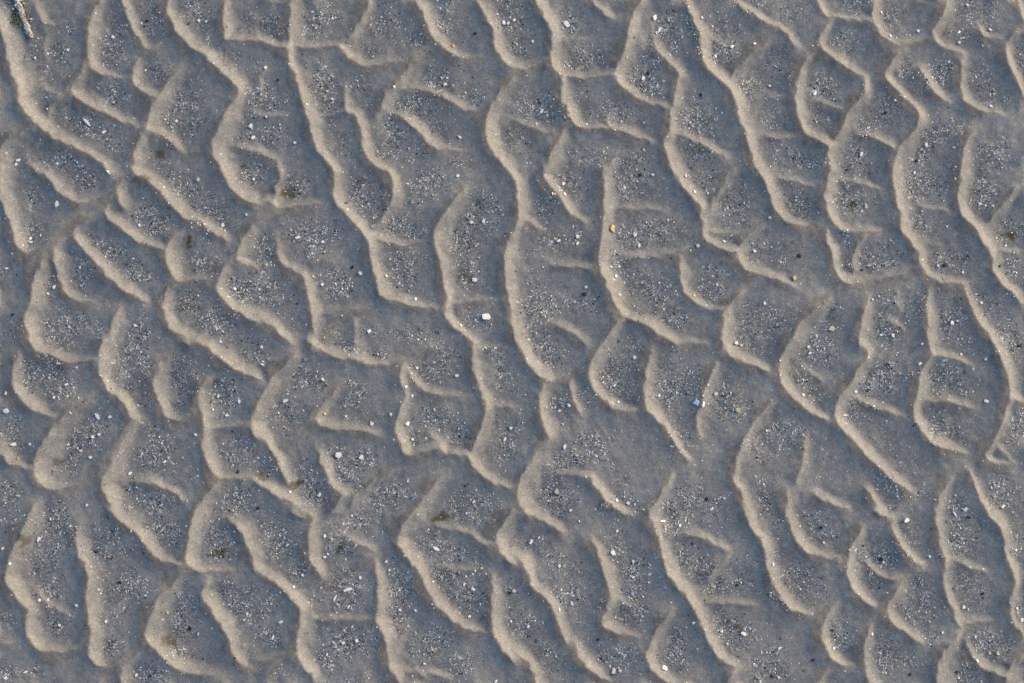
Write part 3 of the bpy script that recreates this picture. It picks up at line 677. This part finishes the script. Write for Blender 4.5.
# ----------------------------------------------------------------------------
# single shells and pebbles: x,y,colour,length[,width[,angle]] on the 4x sheets
# ----------------------------------------------------------------------------
CH = {
(0,0): "792,79,w,4 345,487,w,10,4,-45 413,527,w,6,4 270,197,w,3.5 66,638,w,5,3.5 134,228,w,4,2 1000,500,w,5 1008,547,w,5,4,20 822,84,w,3 720,565,w,3 585,82,b,3.5 755,90,r,3.5 62,478,w,3 448,145,w,4 57,655,w,4,3 255,515,w,3 700,480,w,3.5 365,590,w,3",
(1,0): "788,182,o,6,5 835,158,w,3,2 990,90,w,6,4 1008,92,w,5,4,60 38,270,w,3.5 80,290,w,3 877,135,b,3.5 815,548,w,5,3,-40 155,570,w,4 890,372,w,3.5,2 755,335,w,5,4 740,340,w,3 88,320,b,4,3 305,395,w,3.5 560,605,w,3 495,635,w,3,2",
(2,0): "218,92,w,8,5,-45 570,68,w,6,5.5 590,118,w,6,4,60 580,128,w,4 82,165,w,4,3,60 880,185,w,4 970,175,w,3.5 812,397,w,3 118,445,w,6,4,70 98,497,c,3.5 545,292,b,5 400,180,b,3 142,352,b,3 757,378,b,4,3 525,310,w,5,4 507,470,w,3 760,68,l,3.5 815,222,w,4,3 8,80,w,5,4",
(3,0): "490,143,w,4.5,3 600,125,w,4,3 888,118,w,5,3 455,47,w,3.5 765,128,w,5,3,40 768,168,w,3.5 190,370,w,6,3.5,60 813,45,b,3 893,425,w,4.5,3,-30 470,450,b,4,3 375,615,w,5,4 637,578,w,5,4 695,195,w,3 95,18,w,3 600,640,b,4 10,340,w,3.5 800,18,w,4,3 545,245,w,3",
(0,1): "228,130,w,7,4,70 118,285,w,5,3,10 115,268,w,4,3,30 25,388,w,4 790,32,c,4.5 887,215,w,5,4,60 553,215,w,4 987,175,w,3.5 235,375,w,3 540,618,w,4,3,-40 215,465,w,4 935,470,w,4,3 318,273,b,3 1010,30,w,3.5 585,235,w,3 55,575,b,4 190,490,w,3.5 318,385,w,4,3",
(1,1): "921,583,s,9,6.5,4 873,435,w,6,5 417,408,w,5,4 385,383,b,5,3 452,640,w,5,4,30 638,512,w,4,3 520,420,c,4 862,205,w,5,3.5 910,200,w,4 807,20,w,4,3 427,57,c,5,3 360,128,b,3.5,3 262,453,w,4 165,265,w,5,4 265,283,w,3.5 820,620,w,3.5 575,550,w,3 680,665,w,3",
(2,1): "400,230,g,8,6.5,80 695,18,c,4 730,84,w,4.5,3 743,300,w,4 848,282,l,4,3 262,262,w,4.5 262,290,w,4.5,3 510,297,w,5,3 493,255,w,5,4 728,498,c,4 562,15,w,3.5 295,465,w,4,3 288,492,b,6,5 187,278,w,4.5,3 415,420,w,4 513,15,b,5,3.5 445,210,w,3 820,455,w,3.5 972,320,w,4 1010,530,w,4,3 205,50,w,5,4 210,93,w,4",
(3,1): "257,630,c,7,6 105,428,y,6,5.5 393,140,c,5,3.5 377,160,w,5,3,40 5,188,w,4 125,338,b,5,4 712,375,b,5,4 380,395,b,4 798,340,b,3.5 683,378,w,3.5 855,527,w,4.5 780,405,w,3.5 738,607,w,5,4 757,600,w,3.5 500,658,w,5,4 515,270,w,4,1.5 850,130,w,4.5,3 930,380,b,4 955,298,w,4,2 590,5,w,4,3 1010,650,b,3 455,655,w,4 310,92,r,3",
(0,2): "25,275,w,7,5,-30 387,300,w,8,4,-60 440,298,w,4.5 50,410,w,7,4,10 368,380,w,4 395,370,w,4,3 317,437,c,4 72,468,o,4,3 512,528,w,4.5 655,480,w,5,3 348,652,w,3.5 215,222,w,3.5 265,170,w,4,3 122,408,w,4,3 905,293,w,4,3 957,238,w,4 785,370,w,4,2.5,-30 950,520,b,4,3 870,215,w,5,3,70 360,462,w,4,3 965,18,w,3 25,205,w,4,3 300,410,w,3",
(1,2): "463,328,w,6,5 328,452,w,8,6,20 605,327,w,5,4 357,298,w,3.5 273,287,c,3.5 541,288,w,4,3 115,235,w,6,4,20 803,135,w,5,4,45 600,178,w,3.5 625,215,w,5,2,80 713,270,w,4,2 625,390,w,4,3 420,462,w,6,5 252,612,w,5,4,50 135,600,w,3.5 25,90,w,6,3 22,20,w,4 198,70,e,5,4.5 995,390,w,5,3 8,665,b,5,4 265,150,w,4 480,262,w,3 870,640,w,5,3,45 1020,345,w,4 215,545,w,3 255,180,w,3",
(2,2): "735,240,l,7,6 762,250,w,7,5,80 815,207,c,5,4 903,272,y,7,5,-20 898,3,w,5,4 178,600,c,6,5.5 228,253,w,4,3,-40 210,420,w,6,3.5,80 465,645,w,4.5,3.5 420,635,w,4 800,668,w,6,2.5 780,630,b,5,4 490,62,w,4 235,675,w,4 590,215,w,3.5 190,275,w,5,2,20 410,175,w,3.5 425,240,w,3.5 1020,355,w,3.5 640,65,w,3 30,200,w,3",
(3,2): "603,86,w,5,4,20 873,237,w,5,3.5 940,660,w,6,5,60 790,670,w,6,5,50 142,212,w,4.5,3 355,200,w,4,3 315,293,w,9,2,0 868,68,w,4,3 170,45,w,4,3 405,195,b,3.5 612,8,w,3.5 165,20,w,3.5 497,130,w,3 1010,15,b,4.5 775,50,w,3.5 187,105,w,3 645,165,w,3 770,315,w,2.5",
(0,3): "12,145,w,4.5 148,112,w,6,3,80 198,30,w,4,2.5 307,373,w,4 155,355,l,4 235,455,w,3.5 665,405,c,4 420,440,w,4 475,283,b,4.5,4 540,655,w,4,3 42,205,w,3.5 600,658,b,4,3 100,642,w,6,2.5,20 985,410,w,4,3,70 755,470,b,5,4 790,492,w,4,2 380,162,b,3.5 145,440,w,3 20,665,w,5,3 685,640,w,3",
(1,3): "370,310,w,10,3,15 315,345,w,7,2.5,70 720,150,w,9,4,-25 868,310,w,6,4,-40 852,420,w,4,3 832,292,w,6,3,70 638,395,w,4,3 575,395,w,4,3 98,440,w,5,4 273,98,w,4 272,183,w,4 185,253,w,3.5 533,233,w,3.5 417,263,w,4,3 125,133,w,5,2 903,225,c,4 347,525,w,4,3 403,515,w,4,3 570,592,w,3 673,610,w,3.5 283,573,w,3.5 1015,325,b,4 1020,440,w,3.5 520,198,w,3.5 340,140,v,6,4 65,505,w,5,3,60 833,33,w,3 960,678,w,3.5 370,380,w,5,2,60 712,560,o,3.5 150,300,w,3.5",
(2,3): "403,163,w,8,5,-60 408,636,w,7,5 432,636,c,4,4 612,628,w,7,6 76,122,w,6,4 928,490,w,7,4,-35 725,440,w,4.5,3,30 108,105,w,4,2,60 190,218,w,4 8,317,w,4.5,4,-40 240,368,w,5,2.5 345,510,b,4,3 420,77,w,3.5 485,262,w,3.5 485,200,w,3.5 188,390,w,3.5 810,222,w,3 903,295,b,4,3 675,490,e,5,3.5 840,480,w,4,3 905,460,r,4,3 780,140,w,3 20,510,w,3 65,460,w,4 735,205,w,3 672,55,w,3.5 605,38,w,8,2,5",
(3,3): "554,34,w,6,5,20 785,382,w,4,4 1017,433,w,5,4 890,567,c,4 920,567,c,4.5,4 350,152,w,6,2,35 750,10,w,8,2,-60 215,65,b,3.5 860,327,b,3.5 46,547,w,4 180,592,b,3.5 415,488,w,4.5 263,547,w,4,3,80 695,480,w,3.5 455,188,b,5,4 465,203,w,4.5,3 803,22,b,4.5,3 990,152,w,3.5 257,218,w,3 645,178,w,3.5 635,113,w,2.5 757,640,b,4 765,290,w,3 570,650,b,3.5 765,665,w,3.5 995,385,w,3.5 835,595,w,3.5 225,125,w,3.5 830,500,w,3.5 920,540,w,3 20,210,w,3.5 20,660,b,4 588,388,w,3 880,258,w,3",
}
CNAME = {'w': 'white', 'c': 'cream', 'b': 'black', 'o': 'orange', 'g': 'golden', 'y': 'yellow', 'l': 'blue-white', 'r': 'reddish', 'e': 'grey', 'v': 'olive', 's': 'white'}
def chip_mesh(length, width, square, r):
    """A low, broken-edged shell bit: buried rim, edge, raised and slightly domed top."""
    k_ = 9 if square else r.choice((4, 5, 5, 6, 7))
    ang = [2 * math.pi * (i + .5) / k_ + (0 if square else r.uniform(-.25, .25)) for i in range(k_)]
    rings = []; th = 0.16 * width + .35
    out = []
    for a in ang:
        rr = (min(1 / max(abs(math.cos(a)), abs(math.sin(a))), 1.24) * r.uniform(.9, 1.04) if square else r.uniform(.68, 1.22))
        out.append((rr * math.cos(a) * length / 2, rr * math.sin(a) * width / 2))
    vs = []
    for sc_, z in ((.96, -.5), (1.0, th * .5), (.93, th * .9), (.5, th * 1.0)):
        for x, y in out: vs.append((x * sc_ * S, y * sc_ * S, z * S))
    vs.append((0, 0, th * 1.02 * S))
    fs = []
    for l in range(3):
        for i in range(k_):
            j = (i + 1) % k_
            fs.append((l * k_ + i, l * k_ + j, (l + 1) * k_ + j, (l + 1) * k_ + i))
    for i in range(k_): fs.append((3 * k_ + i, 3 * k_ + (i + 1) % k_, 4 * k_))
    m = bpy.data.meshes.new('shell_chip'); m.from_pydata(vs, [], fs); m.update()
    return m
lst = []
for (c, r), txt in CH.items():
    for t in txt.split():
        f = t.split(','); x, y, k_ = 256 * c + float(f[0]) / 4, ROWY[r] + float(f[1]) / 4, f[2]
        ln = float(f[3]); wd = float(f[4]) if len(f) > 4 else ln * .82; an = float(f[5]) if len(f) > 5 else random.uniform(0, 180)
        lst.append((x, y, k_, ln, wd, an))
lst.sort(key=lambda e: -e[3] * e[4])
lst = lst[:300]
used = set()
rr_ = random.Random(3)
for (x, y, k_, ln, wd, an) in lst:
    cn = CNAME[k_]
    sz = 1.02
    isp = k_ in 'rev'
    mname = 'pebble' if isp else 'shell_chip'
    me_ = chip_mesh(ln * sz, wd * sz, k_ == 's', rr_); me_.materials.append(MATS[cn])
    o = bpy.data.objects.new(mname, me_)
    gxh = float(samp(HF, x + 2, y) - samp(HF, x - 2, y)) / 4; gyh = float(samp(HF, x, y + 2) - samp(HF, x, y - 2)) / 4
    nrm = Vector((-gxh + .28 + rr_.gauss(0, .07), gyh + rr_.gauss(0, .07), 1)).normalized()
    qn = Vector((0, 0, 1)).rotation_difference(nrm)
    o.rotation_mode = 'QUATERNION'
    o.rotation_quaternion = qn @ Matrix.Rotation(math.radians(an), 4, 'Z').to_quaternion()
    o.location = world(x, y, 0.0001)
    bpy.context.collection.objects.link(o)
    spot = 'on a lit ripple face' if samp(best, x, y) > .3 else ('in a ripple hollow' if samp(grit, x, y) > .12 else 'on smooth sand')
    shape = 'squarish' if k_ == 's' else ('slender' if ln / wd > 2 else ('oblong' if ln / wd > 1.35 else 'rounded'))
    size = 'large' if ln >= 6 else ('small' if ln >= 4 else 'tiny')
    noun = {'r': 'pebble', 'e': 'pebble', 'v': 'pebble'}.get(k_, 'shell chip')
    lx, ly = round(100 * x / W), round(100 * y / H)
    while (cn, noun, lx, ly) in used: lx += 1
    used.add((cn, noun, lx, ly))
    o['label'] = f'{size} {shape} {cn} {noun} {spot}, {lx}% across, {ly}% down the photo'
    o['category'] = noun
    o['group'] = 'pebbles lying on the rippled sand' if isp else 'shell chips scattered on the rippled sand'

# ----------------------------------------------------------------------------
# the encrusted twig at the upper left corner
# ----------------------------------------------------------------------------
root = bpy.data.objects.new('twig', None); root.location = world(20, 18, 0); root.empty_display_size = .01
bpy.context.collection.objects.link(root)
root['label'] = 'pale crusted twig with green weed lying in the top left corner'; root['category'] = 'twig'
def local(x, y, z): return (((x - 20) * S), ((18 - y) * S), z * S)
def tube(path, n=14, bumps=.18, seed=1):
    r = random.Random(seed); vs = []; fs = []
    for i, (x, y, z, rad_) in enumerate(path):
        a = path[max(0, i - 1)]; c_ = path[min(len(path) - 1, i + 1)]
        d = Vector((c_[0] - a[0], c_[1] - a[1], 0)).normalized(); sx, sy = -d.y, d.x
        for j in range(n):
            t = 2 * math.pi * j / n; rr2 = rad_ * (1 + r.uniform(-bumps, bumps))
            vs.append(local(x + sx * math.cos(t) * rr2, y + sy * math.cos(t) * rr2, z + math.sin(t) * rr2))
    for i in range(len(path) - 1):
        for j in range(n):
            k2 = (j + 1) % n
            fs.append((i * n + j, i * n + k2, (i + 1) * n + k2, (i + 1) * n + j))
    fs.append(tuple(range(n))[::-1]); fs.append(tuple((len(path) - 1) * n + j for j in range(n)))
    return vs, fs
def mk(name, vs, fs, mat, smooth=False):
    m = bpy.data.meshes.new(name); m.from_pydata(vs, [], fs); m.update(); m.materials.append(mat)
    o = bpy.data.objects.new(name, m); o.parent = root; bpy.context.collection.objects.link(o); return o
zb = float(samp(HF, 20, 18))
path = []
for i in range(26):
    t = i / 25; x = 8 + (31.5 - 8) * t + 1.2 * math.sin(t * 5); y = -16 + (38 + 16) * t
    path.append((x, y, 1.0 + float(samp(HF, x, max(0, y))) - zb, 2.9 + .35 * math.sin(t * 17) - (.5 if i > 23 else 0)))
bark, nt, b = new_mat('crusted_bark')
g = nd(nt, 'ShaderNodeNewGeometry'); n1 = nd(nt, 'ShaderNodeTexNoise', ins={'Scale': 520, 'Detail': 3}); nt.links.new(g.outputs['Position'], n1.inputs['Vector'])
c1 = ramp(nt, n1.outputs['Fac'], [(.32, (.07, .06, .05)), (.45, (.32, .29, .24)), (.6, (.62, .58, .50)), (.75, (.80, .80, .80))]).outputs[0]
nt.links.new(c1, b.inputs['Base Color']); b.inputs['Roughness'].default_value = .7
bp = nd(nt, 'ShaderNodeBump', ins={'Strength': .7, 'Distance': .001}); nt.links.new(n1.outputs['Fac'], bp.inputs['Height']); nt.links.new(bp.outputs[0], b.inputs['Normal'])
vs, fs = tube(path); mk('stem', vs, fs, bark)
MATS['weed'] = chip_mat('green_weed', (.16, .18, .08), .6, .6, 700)
def strands(pts, seed, spread, count):
    r = random.Random(seed); vs = []; fs = []
    for _ in range(count):
        bx, by = r.choice(pts); x = bx + r.gauss(0, spread); y = by + r.gauss(0, spread); a = r.uniform(0, 6.28); z = r.uniform(.4, 3.4); w_ = r.uniform(.3, .6); n_ = r.randint(3, 5)
        b0 = len(vs)
        for s_ in range(n_):
            wz = w_ * (1 - s_ / n_ * .7)
            vs.append(local(x - math.sin(a) * wz, y + math.cos(a) * wz, z)); vs.append(local(x + math.sin(a) * wz, y - math.cos(a) * wz, z)); vs.append(local(x, y, z + wz))
            x += math.cos(a) * 1.5; y += math.sin(a) * 1.5; a += r.uniform(-.6, .6); z = max(.2, z - r.uniform(-.2, .9))
        for s_ in range(n_ - 1):
            o_ = b0 + 3 * s_
            for i in range(3):
                j = (i + 1) % 3; fs.append((o_ + i, o_ + j, o_ + 3 + j, o_ + 3 + i))
    return vs, fs
vs, fs = strands([(17, 16), (16, 20), (19, 23), (20, 1), (22, 5), (15, 12), (11, 2)], 5, 2.2, 120); mk('weed_tuft', vs, fs, MATS['weed'])
vs, fs = strands([(25, 13), (27, 15), (22, 8), (24, 19)], 9, 1.8, 34); mk('brown_weed', vs, fs, chip_mat('brown_weed', (.28, .17, .07), .6, .4))
r = random.Random(4)
for i in range(34):
    t = r.uniform(.25, 1); x = 8 + 23.5 * t + r.gauss(0, 1.8 if t > .7 else 3.2); y = -16 + 54 * t + r.gauss(0, 1)
    m_ = chip_mesh(r.uniform(1.4, 3.2), r.uniform(1.2, 2.4), False, r); m_.materials.append(MATS['white' if r.random() < .6 else 'cream'])
    o = bpy.data.objects.new('barnacle', m_); o.parent = root; o.location = local(x, y, 3.0 + float(samp(HF, x, max(0, y))) - zb - .3 * abs(x - (8 + 23.5 * t))); bpy.context.collection.objects.link(o)

# ----------------------------------------------------------------------------
# light, sky, camera
# ----------------------------------------------------------------------------
SUN_EL, SUN_AZ = math.radians(18), math.radians(31)     # azimuth measured from +X towards +Y
world_ = bpy.data.worlds.new('World'); bpy.context.scene.world = world_; world_.use_nodes = True
nt = world_.node_tree; bg = nt.nodes['Background']
sky = nt.nodes.new('ShaderNodeTexSky'); sky.sky_type = 'NISHITA'; sky.sun_disc = False
sky.ozone_density = 3.3; sky.air_density = 1.0; sky.sun_elevation = SUN_EL; sky.sun_rotation = math.pi / 2 - SUN_AZ
nt.links.new(sky.outputs[0], bg.inputs[0]); bg.inputs[1].default_value = 0.15
sl_ = bpy.data.lights.new('sun', 'SUN'); sl_.energy = 3.1; sl_.angle = math.radians(48); sl_.color = (1.0, .80, .545)
so = bpy.data.objects.new('sun', sl_); bpy.context.collection.objects.link(so)
d = Vector((math.cos(SUN_EL) * math.cos(SUN_AZ), math.cos(SUN_EL) * math.sin(SUN_AZ), math.sin(SUN_EL)))
so.rotation_euler = d.to_track_quat('Z', 'Y').to_euler()
cam = bpy.data.cameras.new('camera'); co_ = bpy.data.objects.new('camera', cam); bpy.context.collection.objects.link(co_)
CH_ = 1.6
co_.location = (0, 0, CH_); cam.sensor_width = 36; cam.lens = 36 * CH_ / (W * S); cam.clip_start = .01; cam.clip_end = 500
sc = bpy.context.scene; sc.camera = co_
sc.view_settings.view_transform = 'Standard'; sc.view_settings.look = 'None'; sc.view_settings.exposure = 0.40; sc.view_settings.gamma = 1
sc.view_settings.use_curve_mapping = False
sc.cycles.use_denoising = False
sc.cycles.max_bounces = 4
